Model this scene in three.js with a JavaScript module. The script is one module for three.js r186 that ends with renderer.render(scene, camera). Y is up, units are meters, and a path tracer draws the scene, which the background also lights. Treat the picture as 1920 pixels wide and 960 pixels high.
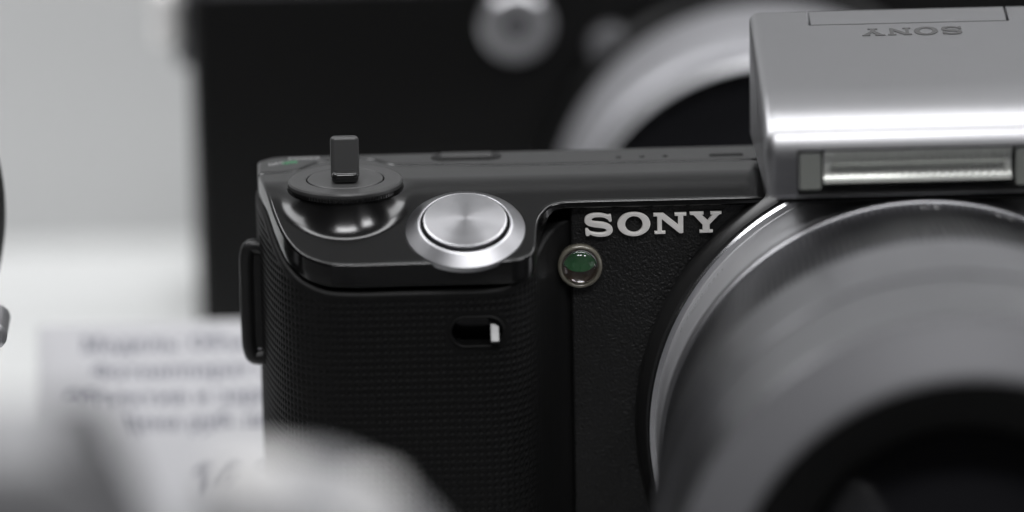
import * as THREE from 'three';
import { mergeGeometries, mergeVertices, toCreasedNormals } from 'three/addons/utils/BufferGeometryUtils.js';
import { RoundedBoxGeometry } from 'three/addons/geometries/RoundedBoxGeometry.js';
import { FontLoader } from 'three/addons/loaders/FontLoader.js';
import { RectAreaLightUniformsLib } from 'three/addons/lights/RectAreaLightUniformsLib.js';
import { Brush, Evaluator, SUBTRACTION } from 'three-bvh-csg';
import { ImprovedNoise } from 'three/addons/math/ImprovedNoise.js';

// ------------------------------------------------------------------ camera, light, exposure
RectAreaLightUniformsLib.init();
const MM = 0.001;
const scene = new THREE.Scene();
scene.background = new THREE.Color().setRGB(0.012, 0.012, 0.013);
const renderer = new THREE.WebGLRenderer({ antialias: true });
renderer.toneMapping = THREE.LinearToneMapping;
renderer.toneMappingExposure = 1.5;
renderer.shadowMap.enabled = true;
const rad = (d) => d * Math.PI / 180;
// a long lens looking 16 degrees down at the camera on the shelf
const camera = new THREE.PerspectiveCamera(4.9083, 2, 0.05, 20);
{
  const el = rad(16), yaw = rad(1.2), roll = rad(1.1);
  const fw = new THREE.Vector3(Math.sin(yaw) * Math.cos(el), -Math.sin(el), -Math.cos(yaw) * Math.cos(el));
  const right = new THREE.Vector3().crossVectors(fw, new THREE.Vector3(0, 1, 0)).normalize();
  const up = new THREE.Vector3().crossVectors(right, fw);
  camera.up.copy(up.multiplyScalar(Math.cos(roll)).addScaledVector(right, Math.sin(roll)));
  camera.position.set(-30.68 * MM, 243.65 * MM, 673.33 * MM);
  camera.lookAt(camera.position.clone().add(fw));
  camera.focus = 0.700;
  camera.userData.fStop = 204 / 28;
}
const LIGHTS = [
  // name, label, position mm, target mm, width, height mm, intensity
  ['case_light_panel', 'long white light panel under the display case top, above the camera', [0, 420, 24], [0, 0, 24], 420, 52, 6],
  ['case_light_panel', 'short white light panel under the display case top, at its back left corner', [-300, 420, -105], [-240, 0, -105], 360, 130, 3.2],
  ['case_light_panel', 'short white light panel under the display case top, at its back right corner', [310, 420, -105], [250, 0, -105], 320, 130, 3.2],
  ['ceiling_light_panel', 'wide white ceiling light panel over the shop aisle', [-40, 1500, 1100], [0, 40, 0], 620, 240, 12.5],
  ['ceiling_light_panel', 'square white ceiling light panel at the far end of the shop aisle', [760, 1500, 1100], [0, 40, 0], 380, 240, 12.5],
];

// ------------------------------------------------------------------ helpers
let seed = 7;
const rnd = () => { seed = (seed * 16807) % 2147483647; return seed / 2147483647; };
const noise = new ImprovedNoise();
const V2 = (x, y) => new THREE.Vector2(x, y), V3 = (x, y, z) => new THREE.Vector3(x, y, z);
const lerp = (a, b, t) => a + (b - a) * t;
const sstep = (a, b, x) => { const t = Math.min(1, Math.max(0, (x - a) / (b - a))); return t * t * (3 - 2 * t); };
const names = {};
function numbered(n) { const k = names[n] = (names[n] ?? -1) + 1; return k ? `${n}_${String(k).padStart(3, '0')}` : n; }
function part(name, geo, mat, parent) {           // geometry in millimetres
  const m = new THREE.Mesh(geo.clone().scale(MM, MM, MM), mat);
  m.name = name; m.castShadow = m.receiveShadow = true; parent.add(m); return m;
}
function thing(name, label, category, at = [0, 0, 0], group) {
  const o = new THREE.Group(); o.name = numbered(name); o.position.set(at[0] * MM, at[1] * MM, at[2] * MM);
  o.userData = { label, category }; if (group) o.userData.group = group; scene.add(o); return o;
}
function struct(name, geo, mat) { const m = part(name, geo, mat, scene); m.userData.kind = 'structure'; return m; }
function grid(nu, nv, fn, keep) {                 // fn(i, j) -> [x, y, z]
  const p = [], uv = [], ix = [];
  for (let j = 0; j <= nv; j++) for (let i = 0; i <= nu; i++) { p.push(...fn(i, j)); uv.push(i / nu, j / nv); }
  const w = nu + 1;
  for (let j = 0; j < nv; j++) for (let i = 0; i < nu; i++) {
    if (keep && !keep(i, j)) continue;
    const a = j * w + i; ix.push(a, a + w, a + 1, a + 1, a + w, a + w + 1);
  }
  const g = new THREE.BufferGeometry();
  g.setAttribute('position', new THREE.Float32BufferAttribute(p, 3));
  g.setAttribute('uv', new THREE.Float32BufferAttribute(uv, 2));
  g.setIndex(ix); g.computeVertexNormals(); return g;
}
const move = (g, x, y, z) => g.translate(x, y, z);
function box(w, h, d, r, x, y, z, seg = 3) { return new RoundedBoxGeometry(w, h, d, seg, Math.min(r, w / 2.01, h / 2.01, d / 2.01)).translate(x, y, z); }
// profile of [radius, height] turned about the z axis; sharp corners stay sharp
function turned(raw, seg = 160, crease = 0.5) {
  const profile = [raw[0]];                       // keep the bend of the normals next to the corners
  for (let i = 1; i < raw.length; i++) {
    const [a, b] = raw[i - 1], [c, d] = raw[i], l = Math.hypot(c - a, d - b);
    if (crease && l > 0.9) for (const t of [0.12 / l, 1 - 0.12 / l]) profile.push([lerp(a, c, t), lerp(b, d, t)]);
    profile.push(raw[i]);
  }
  const g = new THREE.LatheGeometry(profile.map(([r, h]) => V2(Math.max(r, 1e-4), h)), seg).rotateX(Math.PI / 2);
  return crease ? toCreasedNormals(g, crease) : g;
}
function extruded(shape, depth, bevel = 0, seg = 3, curve = 24) {
  const g = new THREE.ExtrudeGeometry(shape, { depth, bevelEnabled: bevel > 0, bevelSize: bevel, bevelThickness: bevel, bevelOffset: -bevel, bevelSegments: seg, curveSegments: curve });
  return toCreasedNormals(g, 0.6);
}
function roundRect(w, h, r, x = 0, y = 0, path = new THREE.Shape()) {
  const a = x - w / 2, b = x + w / 2, c = y - h / 2, d = y + h / 2;
  path.moveTo(a + r, c); path.lineTo(b - r, c); path.absarc(b - r, c + r, r, -Math.PI / 2, 0);
  path.lineTo(b, d - r); path.absarc(b - r, d - r, r, 0, Math.PI / 2);
  path.lineTo(a + r, d); path.absarc(a + r, d - r, r, Math.PI / 2, Math.PI);
  path.lineTo(a, c + r); path.absarc(a + r, c + r, r, Math.PI, 1.5 * Math.PI); return path;
}
function dataTexture(n, fn, srgb, rx = 1, ry = 1) {
  const d = new Uint8Array(n * n * 4);
  for (let y = 0; y < n; y++) for (let x = 0; x < n; x++) { const c = fn(x, y); const k = (y * n + x) * 4; d[k] = c[0]; d[k + 1] = c[1]; d[k + 2] = c[2]; d[k + 3] = 255; }
  const t = new THREE.DataTexture(d, n, n); t.magFilter = t.minFilter = THREE.LinearFilter; t.wrapS = t.wrapT = THREE.RepeatWrapping;
  t.repeat.set(rx, ry); if (srgb) t.colorSpace = THREE.SRGBColorSpace; t.needsUpdate = true; return t;
}
const tile = (x, y, n, f, s = 0) => {             // noise that repeats over n pixels
  const a = x / n, b = y / n, q = f;
  const g = (u, v) => noise.noise(u * q + s, v * q + s * 1.7, s);
  return (g(a, b) * (1 - a) * (1 - b) + g(a - 1, b) * a * (1 - b) + g(a, b - 1) * (1 - a) * b + g(a - 1, b - 1) * a * b);
};
function uvBy(g, fu, fv) {                        // uv from position (mm)
  const p = g.attributes.position, uv = new Float32Array(p.count * 2);
  for (let i = 0; i < p.count; i++) { uv[2 * i] = fu(p.getX(i), p.getY(i), p.getZ(i)); uv[2 * i + 1] = fv(p.getX(i), p.getY(i), p.getZ(i)); }
  g.setAttribute('uv', new THREE.BufferAttribute(uv, 2)); return g;
}

// ------------------------------------------------------------------ materials
const lin = (r, g, b) => new THREE.Color().setRGB(r, g ?? r, b ?? r);
const S = (o) => new THREE.MeshStandardMaterial(o), Ph = (o) => new THREE.MeshPhysicalMaterial(o);
const pebble = dataTexture(512, (x, y) => {
  const v = 128 + 70 * tile(x, y, 512, 64, 3.1) + 70 * tile(x, y, 512, 120, 9.7) + 26 * tile(x, y, 512, 14, 5.5); return [v, v, v];
});
const handled = dataTexture(512, (x, y) => {      // uneven gloss of handled plastic
  const v = 215 + 30 * tile(x, y, 512, 7, 1.3) + 12 * tile(x, y, 512, 40, 7.9) + 14 * tile(x, y, 512, 170, 2.2); return [v, v, v];
});
const spun = dataTexture(512, (x, y) => { const v = 128 + 90 * noise.noise(0.5, y * 0.9, 3.3) + 40 * noise.noise(9.5, y * 0.33, 1.1); return [v, v, v]; });
const M = {
  cover: S({ color: lin(0.005), roughness: 0.2, roughnessMap: handled }),
  rear: S({ color: lin(0.018), roughness: 0.42 }),
  rubber: Ph({ color: lin(0.005), roughness: 0.6, specularIntensity: 0.45 }),
  core: Ph({ color: lin(0.004), roughness: 0.6, specularIntensity: 0.4 }),
  panel: Ph({ color: lin(0.012), roughness: 0.5, specularIntensity: 0.6, bumpMap: pebble, bumpScale: 0.0003 }),
  black: Ph({ color: lin(0.005), roughness: 0.4, specularIntensity: 0.5 }),
  gloss: S({ color: lin(0.01), roughness: 0.12 }),
  hole: S({ color: lin(0.003), roughness: 0.9 }),
  dial: S({ color: lin(0.05), roughness: 0.38 }),
  spunTop: Ph({ color: lin(0.46, 0.46, 0.475), metalness: 1, roughness: 0.34, anisotropy: 0.85, bumpMap: spun, bumpScale: 0.000004 }),
  spunRing: Ph({ color: lin(0.42, 0.42, 0.435), metalness: 1, roughness: 0.36, anisotropy: 0.85 }),
  logo: S({ color: lin(0.95, 0.925, 0.89), metalness: 0.05, roughness: 0.36 }),
  flash: S({ color: lin(0.43, 0.43, 0.442), metalness: 1, roughness: 0.37, bumpMap: pebble, bumpScale: 0.00001 }),
  engraved: S({ color: lin(0.075), roughness: 0.6 }),
  lensSilver: S({ color: lin(0.32, 0.32, 0.334), metalness: 1, roughness: 0.32 }),
  lensRing: S({ color: lin(0.6, 0.6, 0.62), metalness: 0.75, roughness: 0.28 }),
  polished: S({ color: lin(0.17, 0.17, 0.17), metalness: 1, roughness: 0.42 }),
  chrome: S({ color: lin(0.85, 0.85, 0.86), metalness: 1, roughness: 0.12 }),
  mountBlack: S({ color: lin(0.014), roughness: 0.3 }),
  lensPaint: S({ color: lin(0.19, 0.19, 0.2), metalness: 0.2, roughness: 0.5 }),
  rearSilver: S({ color: lin(0.6, 0.6, 0.615), metalness: 0.6, roughness: 0.36 }),
  zoomGrip: S({ color: lin(0.13, 0.13, 0.137), metalness: 1, roughness: 0.3 }),
  scaleRing: S({ color: lin(0.4, 0.4, 0.415), metalness: 1, roughness: 0.42 }),
  mountSilver: S({ color: lin(0.85, 0.85, 0.87), metalness: 1, roughness: 0.2 }),
  marking: S({ color: lin(0.4, 0.4, 0.4), roughness: 0.5 }),
  glass: Ph({ color: lin(1), roughness: 0.02, transmission: 1, ior: 1.5, thickness: 0.002 }),
  pane: Ph({ color: lin(0.95, 0.96, 0.93), roughness: 0.06, transmission: 1, ior: 1.5, thickness: 0 }),
  frost: Ph({ color: lin(0.6, 0.61, 0.6), roughness: 0.35, transmission: 0.5, ior: 1.49, thickness: 0 }),
  coated: S({ color: lin(0.014, 0.014, 0.016), roughness: 0.08 }),
  lampRing: Ph({ color: lin(0.16, 0.15, 0.12), roughness: 0.22, metalness: 0.1, clearcoat: 0.6, clearcoatRoughness: 0.1 }),
  lampGreen: S({ color: lin(0.035, 0.17, 0.055), roughness: 0.4 }),
  lampBrown: S({ color: lin(0.06, 0.036, 0.02), roughness: 0.3 }),
  white: S({ color: lin(0.75), roughness: 0.45 }),
  green: S({ color: lin(0.07, 0.3, 0.14), roughness: 0.6 }),
  print: S({ color: lin(0.35), roughness: 0.6 }),
  shelf: S({ color: lin(0.8, 0.81, 0.8), roughness: 0.3 }),
  lowerShelf: S({ color: lin(0.2), roughness: 0.5 }),
  wall: S({ color: lin(0.54, 0.545, 0.545), roughness: 0.6 }),
  lug: S({ color: lin(0.01), roughness: 0.4 }),
  brightTrough: S({ color: lin(0.95), metalness: 0.5, roughness: 0.3 }),
  bgSilver: S({ color: lin(0.72, 0.72, 0.75), metalness: 0.7, roughness: 0.4 }),
  satin: S({ color: lin(0.92, 0.91, 0.9), metalness: 0.3, roughness: 0.4 }),
  paleSilver: S({ color: lin(0.34, 0.34, 0.35), metalness: 0.1, roughness: 0.45 }),
  buttonGrey: S({ color: lin(0.03), roughness: 0.4 }),
  silverPlastic: S({ color: lin(0.5, 0.5, 0.51), metalness: 0.5, roughness: 0.4 }),
  darkGrey: S({ color: lin(0.09, 0.09, 0.095), roughness: 0.45 }),
  housing: S({ color: lin(0.7), roughness: 0.6 }),
};

// ------------------------------------------------------------------ lamps
for (const [name, label, at, to, w, h, I] of LIGHTS) {
  const g = thing(name, label, 'light');
  g.position.set(at[0] * MM, at[1] * MM, at[2] * MM);
  g.lookAt(to[0] * MM, to[1] * MM, to[2] * MM);      // +z faces the target
  part('housing', box(w + 24, h + 24, 18, 3, 0, 0, -12), M.housing, g);
  const glow = S({ color: lin(0.8), emissive: lin(0.985, 0.985, 1), emissiveIntensity: Math.min(I, 1.5) });
  part('diffuser', box(w, h, 3, 1, 0, 0, -1), glow, g);
  const L = new THREE.RectAreaLight(new THREE.Color().setRGB(0.985, 0.985, 1), I, w * MM, h * MM);
  L.position.copy(g.position).addScaledVector(V3(to[0] - at[0], to[1] - at[1], to[2] - at[2]).normalize(), 2 * MM);
  L.lookAt(to[0] * MM, to[1] * MM, to[2] * MM); scene.add(L);
}

// ------------------------------------------------------------------ the setting
struct('shelf', box(1100, 12, 213, 1.5, -20, -6, -83), M.shelf);
struct('lower_shelf', box(1100, 12, 300, 1.5, -20, -41, 170), M.lowerShelf);
struct('shelf_riser', box(1100, 23, 4, 0.5, -20, -23.5, 18), M.lowerShelf);
struct('back_wall', box(1100, 700, 10, 1, -20, 338, -194), M.wall);

// ------------------------------------------------------------------ the camera in focus
const cam = thing('mirrorless_camera', 'black camera with silver lens, silver flash on top and round silver shutter button, in focus', 'camera');
const H0 = 58.8, SL = 0.45, Z0 = -6, Z1 = -1;
const slope = (z) => H0 - (z < Z0 ? 0 : z < Z1 ? SL * (z - Z0) ** 2 / (2 * (Z1 - Z0)) : SL * ((Z1 - Z0) / 2 + z - Z1));
const DIAL = { x: -35.9, z: -2.9 };
const seamZ = (x) => -10.3 - 1.4 * Math.exp(-(((x + 29) / 9) ** 2)) - 4 * Math.exp(-(((x + 36) / 4.6) ** 4)) + 0.9 * sstep(-40, -45, x);
const height = (x, z) => {
  let y = slope(z);
  const r = Math.hypot(x - DIAL.x, z - DIAL.z);
  const ped = 58.72; if (y < ped) y = lerp(y, ped, Math.max(0, 1 - Math.max(0, r - 6.2) / 2.7) ** 2);
  const g = (z - seamZ(x)) / 0.24; y -= 0.4 * Math.exp(-g * g);
  return y;
};
// plan outline of the top cover, front side from the left tip to the right end
const densify = (pts, step) => { const c = new THREE.CatmullRomCurve3(pts.map(([x, z]) => V3(x, 0, z)), false, 'centripetal'); return c.getSpacedPoints(Math.round(c.getLength() / step)).map((p) => [p.x, p.z]); };
const coverFront = densify([[-46.35, -13.5], [-46.3, -11.5], [-46.0, -8], [-45.3, -3.5], [-44.2, 1.5], [-42.9, 5.2], [-41, 8], [-38.4, 9.6], [-35.5, 10], [-30, 10], [-24, 10], [-18.5, 10], [-16.2, 9.8], [-14.7, 9.1], [-14.0, 7.8], [-13.75, 6], [-13.55, 3.8], [-13.1, 2.3], [-12.2, 1.2], [-10.8, 0.62], [-9, 0.5], [0, 0.5], [10, 0.5], [30, 0.5], [50, 0.5], [64, 0.5]], 0.18);
const normals2 = (pts) => pts.map((p, i) => { const a = pts[Math.max(0, i - 1)], b = pts[Math.min(pts.length - 1, i + 1)]; const dx = b[0] - a[0], dz = b[1] - a[1], l = Math.hypot(dx, dz); return [-dz / l, dx / l]; });
{
  const r = 0.5, zBack = -17.0, nF = normals2(coverFront);
  const inF = coverFront.map((p, i) => [p[0] - nF[i][0] * r, p[1] - nF[i][1] * r]);
  const backAt = (x) => { const t = Math.min(1, Math.max(0, (x + 46.35) / 3.2)); return lerp(-13.5, zBack, Math.sqrt(1 - (1 - t) ** 2)); };
  const n = inF.length - 1, rows = 420;
  const inB = inF.map(([x], i) => [x, Math.min(backAt(x - 0.0) + r, inF[i][1])]);
  const cap = grid(n, rows, (i, j) => { const z = lerp(inB[i][1], inF[i][1], j / rows), x = lerp(inB[i][0], inF[i][0], j / rows); return [x, height(x, z), z]; });
  // the rolled edge and the side of the cover
  const loop = [], nrm = [];
  for (let i = n; i >= 0; i--) { loop.push(inB[i]); }
  for (let i = 1; i <= n; i++) { loop.push(inF[i]); }
  const lN = loop.map((p, i) => { const a = loop[Math.max(0, i - 3)], b = loop[Math.min(loop.length - 1, i + 3)]; const dx = b[0] - a[0], dz = b[1] - a[1], l = Math.hypot(dx, dz) || 1; return [-dz / l, dx / l]; });
  const thick = (x) => lerp(3.0, 1.05, sstep(-14.2, -11.5, x));
  const K = 8, rim = grid(loop.length - 1, K + 4, (i, j) => {
    const [x, z] = loop[i], [nx, nz] = lN[i], y = height(x, z), T = thick(x);
    if (j <= K) { const a = j / K * Math.PI / 2; return [x + nx * r * Math.sin(a), y - r * (1 - Math.cos(a)), z + nz * r * Math.sin(a)]; }
    if (j === K + 1) return [x + nx * r, y - r - (T - r) * 0.5, z + nz * r];
    if (j === K + 2) return [x + nx * r, y - T + 0.2, z + nz * r];
    if (j === K + 3) return [x + nx * (r - 0.2), y - T, z + nz * (r - 0.2)];
    return [x + nx * (r - 1.6), y - T, z + nz * (r - 1.6)];
  });
  const g = mergeVertices(mergeGeometries([cap, rim].map((q) => { q.deleteAttribute('normal'); return uvBy(q, (x) => x / 40, (x, y, z) => z / 40); })), 1e-3);
  g.computeVertexNormals();
  part('top_cover', g, M.cover, cam);
}
part('rear_shell', mergeGeometries([box(107, 55, 14, 2, 10, 28, -10.5), box(107.5, 50, 4, 1.5, 10, 27, -18)]), M.rear, cam);

// textured grip
{
  const out = densify([[-45.9, -16.2], [-46.5, -14.5], [-46.65, -11.5], [-46.35, -8], [-45.65, -3.5], [-44.55, 1.5], [-43.2, 5.3], [-41.2, 8.2], [-38.5, 9.9], [-35.5, 10.35], [-30, 10.4], [-24, 10.4], [-19.5, 10.3], [-17.2, 9.7], [-15.5, 8.3], [-14.2, 6.2], [-13.2, 3.8], [-12.2, 1.6], [-11.2, 0.1], [-10.35, -0.75], [-9.6, -1.2]], 0.155);
  const nr = normals2(out), n = out.length - 1, pitch = 0.84;
  const arc = [0]; for (let i = 1; i <= n; i++) arc.push(arc[i - 1] + Math.hypot(out[i][0] - out[i - 1][0], out[i][1] - out[i - 1][1]));
  const rows = 330, bottom = 1.5, lip = 6;
  const yTop = out.map(([x, z]) => slope(z) - 3.0 - 0.12);
  const wave = (s) => { const q = Math.abs(((s / pitch) % 1 + 1) % 1 - 0.5) * 2; return sstep(0.25, 0.8, q); };   // 1 on the rib, 0 in the pit
  const slotIn = (x, y, m) => Math.abs(x + 21) < 3.05 + m && Math.abs(y - 44.5) < 1.72 + m && (Math.hypot(Math.max(0, Math.abs(x + 21) - 1.5), Math.max(0, Math.abs(y - 44.5) - 0.2)) < 1.55 + m);
  const pos = (i, j) => {
    const [x, z] = out[i], [nx, nz] = nr[i], y0 = yTop[i], r = 0.45;
    if (j <= lip) { const a = (1 - j / lip) * Math.PI / 2; return [x - nx * r * (1 - Math.cos(a)), y0 - r * (1 - Math.sin(a)), z - nz * r * (1 - Math.cos(a))]; }
    const t = (j - lip) / rows, y = lerp(y0 - r, bottom, t), draft = 0.9 * sstep(30, 4, y) * sstep(0, 8, arc[i]);
    const w = Math.max(wave(arc[i]), wave(y)), edge = sstep(0.35, 0.8, y0 - r - y) * (1 - sstep(-15.5, -13, x));
    const flat = slotIn(x, y, 0.75) && z > 8 ? 0 : 1;
    const d = -0.13 * (1 - w) * edge * flat - draft * 0.5;
    return [x + nx * d, y, z + nz * d];
  };
  const skin = grid(n, rows + lip, pos, (i, j) => { const [x, y, z] = pos(i, j); return !(z > 8 && slotIn(x, y, 0)); });
  const ledge = grid(n, 1, (i, j) => { const [x, z] = out[i], [nx, nz] = nr[i], k = 0.45 + j * 2.4; return [x - nx * k, yTop[i], z - nz * k]; });
  const grip = part('grip', mergeGeometries([skin, ledge]), M.rubber, cam);
  // the oval remote-sensor slot in the grip
  const ring = roundRect(6.5, 3.85, 1.9, -21, 44.5); ring.holes.push(roundRect(5.9, 3.25, 1.6, -21, 44.5, new THREE.Path()));
  part('slot_rim', extruded(ring, 0.5, 0.12, 3).translate(0, 0, 10.02), M.rubber, grip);
  const wall = roundRect(6.3, 3.65, 1.8, -21, 44.5); wall.holes.push(roundRect(5.9, 3.25, 1.6, -21, 44.5, new THREE.Path()));
  part('slot_wall', mergeGeometries([extruded(wall, 3.6).translate(0, 0, 6.4), extruded(roundRect(6.3, 3.65, 1.8, -21, 44.5), 0.4).translate(0, 0, 6.0)]), M.gloss, grip);
  part('slot_tab', box(1.05, 3.3, 0.7, 0.1, 0, 0, 0).rotateX(-0.62).translate(-18.95, 44.6, 10.0), M.polished, grip).userData.label = 'small polished metal tab inside the dark slot';
}
// leather-grained front panel with the mount opening in front of it
part('front_panel', uvBy(box(74.5, 55.2, 3, 0.35, 27.6, 28.8, -1.9), (x) => x / 24, (x, y) => y / 24), M.panel, cam);
// strap lug on the grip side
{
  const c = new THREE.CatmullRomCurve3([V3(-45.6, 50.0, -8), V3(-47.4, 50.2, -8), V3(-47.8, 49.2, -8), V3(-47.9, 46, -8), V3(-47.9, 40.5, -8), V3(-47.75, 37.6, -8), V3(-47.3, 36.6, -8), V3(-45.2, 36.8, -8)]);
  part('strap_lug', new THREE.TubeGeometry(c, 60, 0.92, 14), M.lug, cam);
  part('lug_plate', box(2.4, 12, 1.2, 0.4, -46.6, 43.6, -8.2), M.lug, cam);
}

// lettering, outlines in plan
const TILT = 0.0192, LX = (x) => (x - 922) / 102.4, LY = (x, y) => -(y + (x - 922) * TILT - 246) / 98.5;
function letters() {
  const P = (a) => a.map(([x, y]) => V2(LX(x), LY(x, y)));
  const s = new THREE.Shape(new THREE.SplineCurve(P([[385, 138], [415, 134], [424, 160], [426, 212], [400, 217], [376, 190], [330, 169], [270, 164], [215, 171], [186, 192], [206, 212], [270, 221], [340, 231], [405, 257], [438, 302], [430, 350], [390, 384], [330, 397], [270, 399], [210, 390], [168, 374], [152, 388], [118, 386], [110, 350], [110, 305], [140, 301], [158, 327], [200, 345], [270, 353], [330, 348], [362, 326], [346, 305], [300, 295], [220, 285], [150, 268], [107, 235], [101, 195], [118, 158], [165, 129], [230, 117], [300, 118], [360, 133]]).concat(P([[385, 138]]))).getPoints(170));
  const o = new THREE.Shape(); o.absellipse(LX(694), LY(694, 251), 198 / 102.4, 143 / 98.5, 0, Math.PI * 2);
  const h = new THREE.Path(); h.absellipse(LX(694), LY(694, 252), 104 / 102.4, 98 / 98.5, 0, Math.PI * 2, true); o.holes.push(h);
  const n = new THREE.Shape(P([[930, 124], [1048, 122], [1225, 262], [1225, 153], [1185, 153], [1185, 119], [1325, 117], [1325, 151], [1288, 152], [1288, 352], [1272, 361], [1240, 361], [1030, 190], [1030, 337], [1072, 337], [1072, 368], [940, 370], [940, 340], [975, 339], [975, 159], [930, 158]]));
  const y = new THREE.Shape(P([[1366, 111], [1532, 108], [1532, 140], [1508, 143], [1580, 213], [1640, 139], [1615, 139], [1613, 107], [1748, 105], [1748, 132], [1722, 138], [1605, 255], [1605, 325], [1643, 325], [1643, 355], [1482, 358], [1482, 328], [1518, 328], [1518, 260], [1410, 145], [1368, 142]]));
  return [s, o, n, y];
}
{
  const logo = new THREE.Group(); logo.name = 'logo'; cam.add(logo);
  for (const s of letters()) {
    const l = part('letter', extruded(s, 0.5, 0.09, 4, 48).translate(0, 54.05, -0.42), M.logo, logo);
    const well = new THREE.ExtrudeGeometry(s, { depth: 0.04, bevelEnabled: true, bevelSize: 0.17, bevelThickness: 0.02, bevelSegments: 1, curveSegments: 40 });
    part('letter_well', well.translate(0, 54.05, -0.42), M.hole, l);
  }
}
// autofocus lamp
{
  const lamp = new THREE.Group(); lamp.name = 'autofocus_lamp'; lamp.position.set(-8.62 * MM, 49.1 * MM, -0.42 * MM); cam.add(lamp);
  part('lamp_ring', turned([[2.1, 0.0], [2.1, 0.75], [2.2, 0.95], [2.4, 1.0], [2.58, 0.85], [2.66, 0.55], [2.66, -0.2]], 96, 0), M.lampRing, lamp);
  part('lamp_seat', turned([[0, 0.12], [1.6, 0.16], [1.75, 0.5], [2.12, 0.62]], 64, 0), M.lampBrown, lamp);
  const gs = new THREE.Shape(); gs.absellipse(0, 0.42, 1.55, 1.0, 0, Math.PI * 2); part('green_filter', extruded(gs, 0.14, 0.04, 2, 40).translate(0, 0, 0.2), M.lampGreen, lamp);
  part('lamp_lens', turned([[0, 0.38], [1.55, 0.5], [2.06, 0.6], ...[...Array(14).keys()].map((k) => { const a = (13 - k) / 13 * Math.PI / 2; return [2.06 * Math.sin(a), 0.62 + 1.15 * Math.cos(a)]; })], 72, 0), M.glass, lamp);
}
// power switch
{
  const dial = new THREE.Group(); dial.name = 'power_switch'; dial.position.set(DIAL.x * MM, 58.5 * MM, DIAL.z * MM); cam.add(dial);
  const up = (g) => g.rotateX(-Math.PI / 2);
  part('switch_ring', up(turned([[6.0, -1.6], [6.3, -0.2], [6.6, 0.1], [6.72, 0.5], [6.72, 0.85], [6.58, 1.05], [6.3, 1.12], [4.72, 1.16], [4.6, 1.08], [4.58, 0.7]], 128, 0.5)), M.dial, dial);
  const kn = []; for (let i = 0; i < 110; i++) { const a = i / 110 * Math.PI * 2; kn.push(new THREE.BoxGeometry(0.2, 0.42, 0.28).rotateY(-a + Math.PI / 2 + 0).translate(Math.cos(a) * 6.72, 0.26, Math.sin(a) * 6.72)); }
  const knurl = part('knurl', mergeGeometries(kn), M.gloss, dial); knurl.userData.kind = 'stuff';
  part('switch_disc', up(turned([[4.45, 0.6], [4.45, 1.12], [4.36, 1.2], [0, 1.26]], 96, 0.5)), M.dial, dial);
  const lever = part('lever', box(3.35, 5.2, 1.2, 0.58, 0, 3.65, 0, 6).rotateX(-0.22).translate(0, 0.1, 0.7), M.dial, dial);
  part('lever_foot', box(3.15, 1.5, 1.7, 0.7, 0, 1.85, 1.95, 7), M.gloss, lever);
}
// shutter button on the sloping part of the cover
{
  const b = new THREE.Group(); b.name = 'shutter_button'; b.position.set(-22.05 * MM, 55.1 * MM, 4.7 * MM); b.rotation.x = Math.atan(SL); cam.add(b);
  const up = (g) => g.rotateX(-Math.PI / 2);
  part('button_collar', up(turned([[7.02, -0.4], [7.02, 0.08], [6.95, 0.18], [5.52, 1.16], [5.36, 1.24], [5.22, 1.2], [5.14, 1.0], [5.14, 0.2]], 200, 0.35)), M.spunRing, b);
  part('button_gap', up(turned([[5.2, 0.3], [4.6, 0.3]], 64)), M.hole, b);
  part('button_cap', up(turned([[4.9, 0.3], [4.9, 1.5], [4.84, 1.66], [4.66, 1.75], [3.2, 1.86], [1.5, 1.93], [0.02, 1.95]], 200, 0.35)), M.spunTop, b);
}
// small things on the flat of the top
{
  const pb = part('playback_button', box(6.4, 0.9, 1.7, 0.4, -21.5, 58.75, -14.9, 4), M.buttonGrey, cam);
  part('button_well', extruded(roundRect(8.4, 2.9, 1.4, 0, 0), 0.06).rotateX(-Math.PI / 2).translate(-21.5, 58.8, -14.6), M.hole, pb);
  for (const x of [-3.4, -0.6, 2.15]) part('microphone_hole', new THREE.CylinderGeometry(0.34, 0.34, 0.06, 20).translate(x, 58.81, -12.7), M.hole, cam);
  part('terminal_slot', box(4.0, 0.1, 0.95, 0.04, 9.4, 58.81, -12.6), M.hole, cam);
}
const font = await new FontLoader().loadAsync('fonts/droid/droid_sans_bold.typeface.json');
const glyphs = (text, size) => { const g = new THREE.ShapeGeometry(font.generateShapes(text, size), 4); g.computeBoundingBox(); const c = g.boundingBox.getCenter(V3(0, 0, 0)); return g.translate(-c.x, 0, 0); };
part('marking', glyphs('ON', 0.95).rotateX(-Math.PI / 2).rotateY(0.4).translate(-42.4, 58.83, -13.4), M.green, cam);
part('marking', glyphs('OFF', 0.85).rotateX(-Math.PI / 2).rotateY(0.5).translate(-43.9, 58.83, -13.0), M.print, cam);
part('marking', glyphs('POWER', 0.8).rotateX(-Math.PI / 2).translate(-40.8, 58.83, -15.2), M.print, cam);

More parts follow.
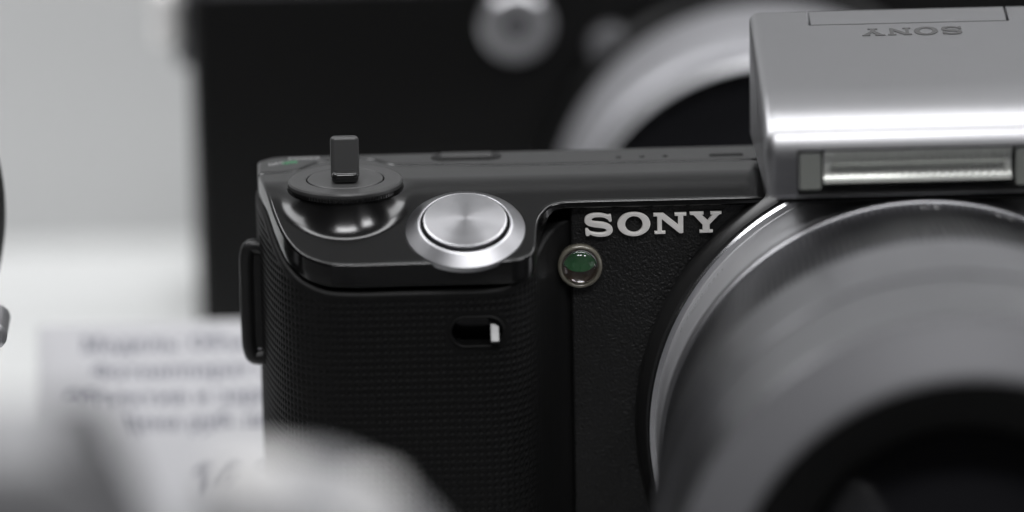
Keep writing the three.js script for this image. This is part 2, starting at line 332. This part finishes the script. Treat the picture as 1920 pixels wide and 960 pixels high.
// ------------------------------------------------------------------ its lens
const AX = 30.5, AY = 29.3;
{
  const lens = new THREE.Group(); lens.name = 'lens'; lens.position.set(AX * MM, AY * MM, 0); cam.add(lens);
  const B = 31.0;
  part('mount_surround', turned([[32.9, -0.5], [32.8, 0.3], [32.5, 0.9], [32.0, 1.5], [31.7, 1.8], [31.2, 1.9]], 220, 0.4), M.mountBlack, lens);
  part('mount_ring', turned([[31.5, 0.4], [31.55, 2.8], [31.3, 3.15], [30.6, 3.2]], 260, 0.5), M.mountSilver, lens);
  part('rear_barrel', turned([[30.9, 2.0], [30.75, 3.1], [30.6, 3.4], [30.55, 12.4], [30.4, 12.7]], 260, 0.4), M.rearSilver, lens);
  part('scale_ring', turned([[30.2, 12.6], [30.6, 12.75], [30.75, 13.0], [30.75, 14.6], [30.6, 14.85], [30.1, 14.9]], 260, 0.4), M.scaleRing, lens);
  const n = 240, prof = [];
  const ribs = grid(n * 6, 6, (i, j) => {
    const a = -i / (n * 6) * Math.PI * 2, w = sstep(0.2, 0.6, Math.abs((i / 6) % 1 - 0.5) * 2), zz = [14.95, 15.2, 16, 27, 36, 36.8, 37.2][j];
    const r = 30.15 + 2.0 * sstep(15, 37, zz) + ([0, 0.35, 0.42, 0.42, 0.42, 0.35, 0][j]) * (0.35 + 0.65 * w); return [Math.cos(a) * r, Math.sin(a) * r, zz];
  });
  part('zoom_ring', ribs, M.zoomGrip, lens);
  part('focus_ring', turned([[31.8, 37.1], [32.5, 37.4], [32.8, 37.9], [32.85, 51.15], [32.8, 51.25], [32.2, 51.27]], 240, 0.4), M.lensSilver, lens);
  part('front_barrel', turned([[32.55, 51.2], [32.6, 51.3], [32.5, 66.45], [32.45, 66.55], [31.6, 66.6]], 240, 0.4), M.lensSilver, lens);
  part('front_cone', turned([[32.3, 66.5], [32.2, 66.65], [31.9, 66.8], [27.0, 69.6], [26.2, 69.8]], 240, 0.5), M.lensPaint, lens);
  part('filter_rim', turned([[26.5, 69.75], [25.6, 69.75], [25.3, 69.1], [25.2, 66], [24.6, 65.4], [18.6, 61.5], [17.9, 60.5], [17.6, 58]], 200, 0.4), M.black, lens);
  part('front_element', turned([[17.8, 58], [12, 61.0], [6, 62.6], [0, 63.2]], 120, 0), M.coated, lens);
  // numbers on the scale ring and small print on the rear barrel
  const stick = (text, size, ang, r, z, step, out = []) => { [...text].forEach((ch, k) => { if (ch === ' ') return; const a = ang - (k - (text.length - 1) / 2) * step; out.push(glyphs(ch, size).rotateX(-Math.PI / 2).translate(0, r, z).rotateZ(a - Math.PI / 2)); }); return mergeGeometries(out); };
  part('marking', stick('35', 1.3, rad(89), 30.56, 17.2, 0.042), M.marking, lens);
  part('marking', stick('55', 1.3, rad(73), 30.56, 17.2, 0.042), M.marking, lens);
  part('marking', stick('18', 1.3, rad(56), 30.56, 17.2, 0.042), M.marking, lens);
  part('marking', stick('0.25m/0.82ft', 0.85, rad(146), 30.66, 6.0, 0.026), M.marking, lens);
}

// ------------------------------------------------------------------ its flash
{
  const flash = new THREE.Group(); flash.name = 'flash'; cam.add(flash);
  const X0 = 12.35, X1 = 49.2, p = new THREE.Shape();
  // side view: x of the shape is z, y is y
  p.moveTo(-14.2, 60.2); p.lineTo(-14.5, 74.6); p.quadraticCurveTo(-14.5, 75.9, -13.2, 75.85); p.lineTo(-12, 75.65);
  { // the front rolls over: slope (degrees) against length along the surface
    const bend = [[0, 12.2], [4.4, 27], [7.6, 42], [8.9, 60], [11.6, 86]], pts = []; let z = 0, y = 0; const n = 60, len = 11.6;
    for (let k = 0; k <= n; k++) { const q = k / n * len; pts.push([z, y]); let m = 1; while (m < 4 && q > bend[m][0]) m++; const a = rad(lerp(bend[m - 1][1], bend[m][1], (q - bend[m - 1][0]) / (bend[m][0] - bend[m - 1][0]))); z += Math.cos(a) * len / n; y -= Math.sin(a) * len / n; }
    const z0 = 14.45 - pts[n][0], y0 = 75.65 - (z0 + 12) * Math.tan(rad(12.2));
    for (const [a, b] of pts) p.lineTo(z0 + a, y0 + b);
  }
  p.lineTo(14.55, 61.2); p.quadraticCurveTo(14.5, 60.75, 14.1, 60.7); p.lineTo(4, 60.3);
  const body = new THREE.ExtrudeGeometry(p, { depth: X1 - X0 - 2 * 1.3, bevelEnabled: true, bevelSize: 1.0, bevelThickness: 1.3, bevelOffset: -1.0, bevelSegments: 4, curveSegments: 40 });
  body.rotateY(-Math.PI / 2).scale(-1, 1, 1);                       // z -> x
  { const ix = body.index; const a = body.attributes.position.array; if (!ix) for (const at of Object.values(body.attributes)) { const s = at.itemSize, arr = at.array; for (let t = 0; t < at.count; t += 3) for (let k = 0; k < s; k++) { const q = arr[(t + 1) * s + k]; arr[(t + 1) * s + k] = arr[(t + 2) * s + k]; arr[(t + 2) * s + k] = q; } } }
  body.computeBoundingBox(); body.translate(X0 - body.boundingBox.min.x, 0, 0);
  const ev = new Evaluator(); ev.attributes = ['position', 'normal', 'uv'];
  const br = (g) => { const b = new Brush(g); b.updateMatrixWorld(); return b; };
  let solid = br(body);
  const bx = (w, h, d, x, y, z) => new THREE.BoxGeometry(w, h, d).translate(x, y, z);
  for (const c of [bx(0.34, 5, 6, 19.2, 76, -12.6), bx(0.34, 5, 6, 42.6, 76, -12.6), bx(23.6, 3, 0.16, 30.9, 76, -9.62), bx(29.6, 5.4, 6, 30.8, 63.6, 13.2)]) solid = ev.evaluate(solid, br(c), SUBTRACTION);
  const g = toCreasedNormals(solid.geometry, 0.5);
  part('flash_body', uvBy(g, (x) => x / 18, (x, y, z) => (z - y) / 18), M.flash, flash);
  part('flash_base', box(34, 0.8, 26.5, 0.3, 30.8, 60.15, 0.2), M.core, flash);
  part('hinge_stem', box(14, 3.5, 12, 0.6, 30.7, 59.6, -8), M.black, flash);
  // window: reflector trough, tube and ribbed clear front
  const trough = grid(320, 24, (i, j) => { // a fluted trough
    const t = (j / 24 - 0.5) * Math.PI * 0.92, x = lerp(19.1, 40.7, i / 320), k = 0.1 * Math.cos(x * 2 * Math.PI / 0.9) * (0.4 + 0.6 * sstep(24, 34, x));
    return [x, 64.1 + 1.9 * Math.sin(t), 13.9 - (1.2 + k) * Math.cos(t)];
  });
  part('reflector', trough, M.brightTrough, flash);
  part('flash_tube', new THREE.CylinderGeometry(0.35, 0.35, 20, 24).rotateZ(Math.PI / 2).translate(29.9, 64.2, 13.2), M.frost, flash);
  const win = grid(30 * 8, 8, (i, j) => { const x = lerp(16.3, 45.3, i / 240); const y = lerp(66.0, 61.15, j / 8); return [x, y, 14.25 + 0.12 * Math.abs(((x / 0.75) % 1) - 0.5)]; });
  const w = part('flash_window', win, M.pane, flash);
  for (const [x, wd] of [[17.5, 2.6], [43.2, 4.2]]) part('window_side', box(wd, 4.6, 1.0, 0.3, x, 63.7, 13.3), M.frost, w);
  part('window_back', box(29.4, 5.2, 0.4, 0.1, 30.8, 63.6, 10.45), M.core, w);
  // the same four letters, upside down, sunk into the sloping top
  const word = new THREE.Group(); word.name = 'logo'; flash.add(word);
  const tilt = rad(12.2);
  word.position.set(31.1 * MM, 74.66 * MM, -7.38 * MM); word.rotation.set(tilt, Math.PI, 0, 'YXZ'); word.rotation.set(0, 0, 0);
  for (const s of letters()) {
    const q = extruded(s, 0.05, 0, 1, 40).scale(0.735, 0.735, 1).rotateZ(Math.PI).rotateX(-Math.PI / 2 + tilt);
    part('letter', q, M.engraved, word);
  }
}

// ------------------------------------------------------------------ things around it
{ // price card
  const W = 66, Hh = 34.5, cv = document.createElement('canvas'); cv.width = 1024; cv.height = 512; const c = cv.getContext('2d');
  c.fillStyle = '#d4d4d7'; c.fillRect(0, 0, 1024, 512); c.fillStyle = '#70707e'; c.textAlign = 'left';
  const line = (t, x, y, s, b = 'bold ') => { c.font = `${b}${s}px sans-serif`; c.fillText(t, x, y); };
  line('Модель: Объектив', 84, 62, 48); line('Фотоаппарат со', 104, 122, 48); line('Объектив и заряд', 50, 180, 48); line('Цена руб. шт.', 160, 236, 48); line('14 990', 300, 380, 92);
  const t = new THREE.CanvasTexture(cv); t.colorSpace = THREE.SRGBColorSpace; t.magFilter = THREE.LinearFilter;
  const card = thing('price_card', 'white printed price card standing behind the grip of the black camera', 'price card', [-76 + W / 2, 0.05, -42]);
  const tiltBack = -0.48;
  part('card', box(W, Hh - 4.2, 0.4, 0.15, 0, (Hh - 4.2) / 2, 0).rotateX(tiltBack), M.white, card);
  const print = new THREE.PlaneGeometry(W - 0.4, Hh - 4.6).translate(0, (Hh - 4.2) / 2, 0.24).rotateX(tiltBack);
  part('printed_face', print, S({ map: t, roughness: 0.6 }), card);
  part('card_foot', box(W, 0.4, 12, 0.15, 0, 0.2, -6.2), M.white, card);
}
{ // riser and the black camera on it
  const riser = thing('display_riser', 'white display riser under the blurred black camera behind', 'riser', [20, 0, -112]);
  part('riser_block', box(166, 10.3, 46, 1.2, 0, 5.15, 0), M.shelf, riser);
  const c = thing('rangefinder_camera', 'blurred black camera with large silver ringed lens standing behind', 'camera', [19, 12.95, -102]);
  const sh = roundRect(152, 60.6, 1.8, 0, 27.7);
  part('body', extruded(sh, 26, 2, 4).translate(0, 0, -26), M.black, c);
  part('leather', extruded(roundRect(150, 44, 1.5, 0, 21), 0.8, 0.2).translate(0, 0, 0), M.core, c);
  part('top_plate', extruded(roundRect(152.6, 17, 3, 0, 53.5), 27, 1.5, 4).translate(0, 0, -26.4), M.darkGrey, c);
  part('strap_lug', turned([[0, -3.2], [1.6, -3.1], [2.0, -2.6], [2.0, 2.6], [1.6, 3.1], [0, 3.2]], 40, 0.5).rotateX(Math.PI / 2).scale(1, 1.25, 1).translate(-79.0, 42.0, -3), M.satin, c);
  part('lug_plate', box(3, 10.5, 6, 0.8, -76.6, 39.5, -8), M.lensSilver, c);
  const knob = part('lamp_knob', turned([[0, 2.6], [2.2, 2.6], [2.5, 3.0], [4.2, 3.0], [4.8, 2.4], [4.9, 0.4]], 72, 0.4).translate(-32.3, 40.9, 0.4), M.lensRing, c);
  part('knob_centre', turned([[0, 3.0], [1.9, 3.0], [2.1, 2.5]], 40, 0.4).translate(-32.3, 40.9, 0.4), M.darkGrey, knob);
  part('release_button', turned([[0, 5.0], [2.4, 4.8], [3.0, 4], [3.0, 0]], 40, 0.4).translate(-19.8, 37.8, 0.4), M.darkGrey, c);
  const lens = new THREE.Group(); lens.name = 'lens'; lens.position.set(0.4 * MM, 15.2 * MM, 0); c.add(lens);
  part('mount_ring', turned([[31.0, 0], [31.0, 5], [30.2, 6], [27, 6]], 140, 0.4), M.black, lens);
  part('barrel', turned([[28.8, 5], [28.9, 12], [28.7, 24], [28.4, 25.5], [28.1, 26], [27.0, 26]], 140, 0.4), M.bgSilver, lens);
  part('front_ring', turned([[27.6, 25], [28.1, 31], [27.9, 32.4], [27.4, 32.8], [26.9, 32.4], [26.6, 31]], 140, 0.4), M.lensRing, lens);
  part('front_glass', turned([[26.8, 29.5], [18, 30.4], [0, 31]], 90, 0), M.coated, lens);
}
{ // the two silver cameras close to the viewer
  const a = thing('silver_camera', 'blurred silver camera at the bottom edge in front of the black grip', 'camera', [-36.5, 2.5, 163], 'silver cameras in front');
  const sh = new THREE.Shape(); sh.moveTo(-14, -37.5); sh.lineTo(-14, 62); sh.quadraticCurveTo(-14, 71.5, -5, 71.8); sh.bezierCurveTo(4, 72, 9, 66, 13, 58); sh.lineTo(20, 40); sh.lineTo(20, -37.5);
  part('body', extruded(sh, 16, 3, 5, 30).translate(0, 0, -16), M.paleSilver, a);
  for (const [x, z, r, h] of [[-7, -7, 4.2, 2.6], [3.2, -6, 2.6, 1.6]]) part('dial', turned([[0, h], [r - 0.4, h], [r, h - 0.4], [r, -3]], 60, 0.4).rotateX(-Math.PI / 2).translate(x, x < 0 ? 71.2 : 70.4, z), M.satin, a);
  part('front_plate', extruded(roundRect(26, 46, 6, 0, 30), 1.2, 0.5, 3), M.lensSilver, a);
  const b = thing('silver_camera', 'blurred silver camera in the bottom left corner before the price card', 'camera', [-74, 9.5, 170], 'silver cameras in front');
  const sb = new THREE.Shape(); sb.moveTo(-30, -44.5); sb.lineTo(-30, 70); sb.quadraticCurveTo(-30, 73, -27, 73); sb.lineTo(12, 73); sb.quadraticCurveTo(16.5, 73, 18, 69); sb.lineTo(24, 50); sb.lineTo(26, -44.5);
  part('body', extruded(sb, 15, 2.2, 5, 24).translate(0, 0, -15), M.paleSilver, b);
  part('side_grip', extruded(new THREE.Shape([V2(13, 73.3), V2(16.6, 73), V2(25.5, 49), V2(27, -44), V2(20, -44), V2(18, 50)]), 15.6, 1, 3).translate(0, 0, -15.3), M.darkGrey, b);
}
{ // the black camera at the left edge, of which the lens rim shows
  const c = thing('black_camera', 'black camera at the very left edge, only its lens rim and a knob in view', 'camera', [-108, 0, -18]);
  part('body', extruded(roundRect(64, 66, 6, -14, 33.2), 24, 2, 4).translate(0, 0, -24), M.black, c);
  part('lens', turned([[31.2, 0], [31.2, 26], [30.4, 27.6], [28.4, 28], [27.6, 26], [18, 18], [0, 17]], 140, 0.4).translate(0, 53.4, 0), M.core, c);
  part('knob', turned([[0, 2], [1.2, 2], [1.7, 1.5], [1.7, -6]], 48, 0.4).translate(30.2, 42.2, 16), M.lensRing, c);
}

renderer.render(scene, camera);
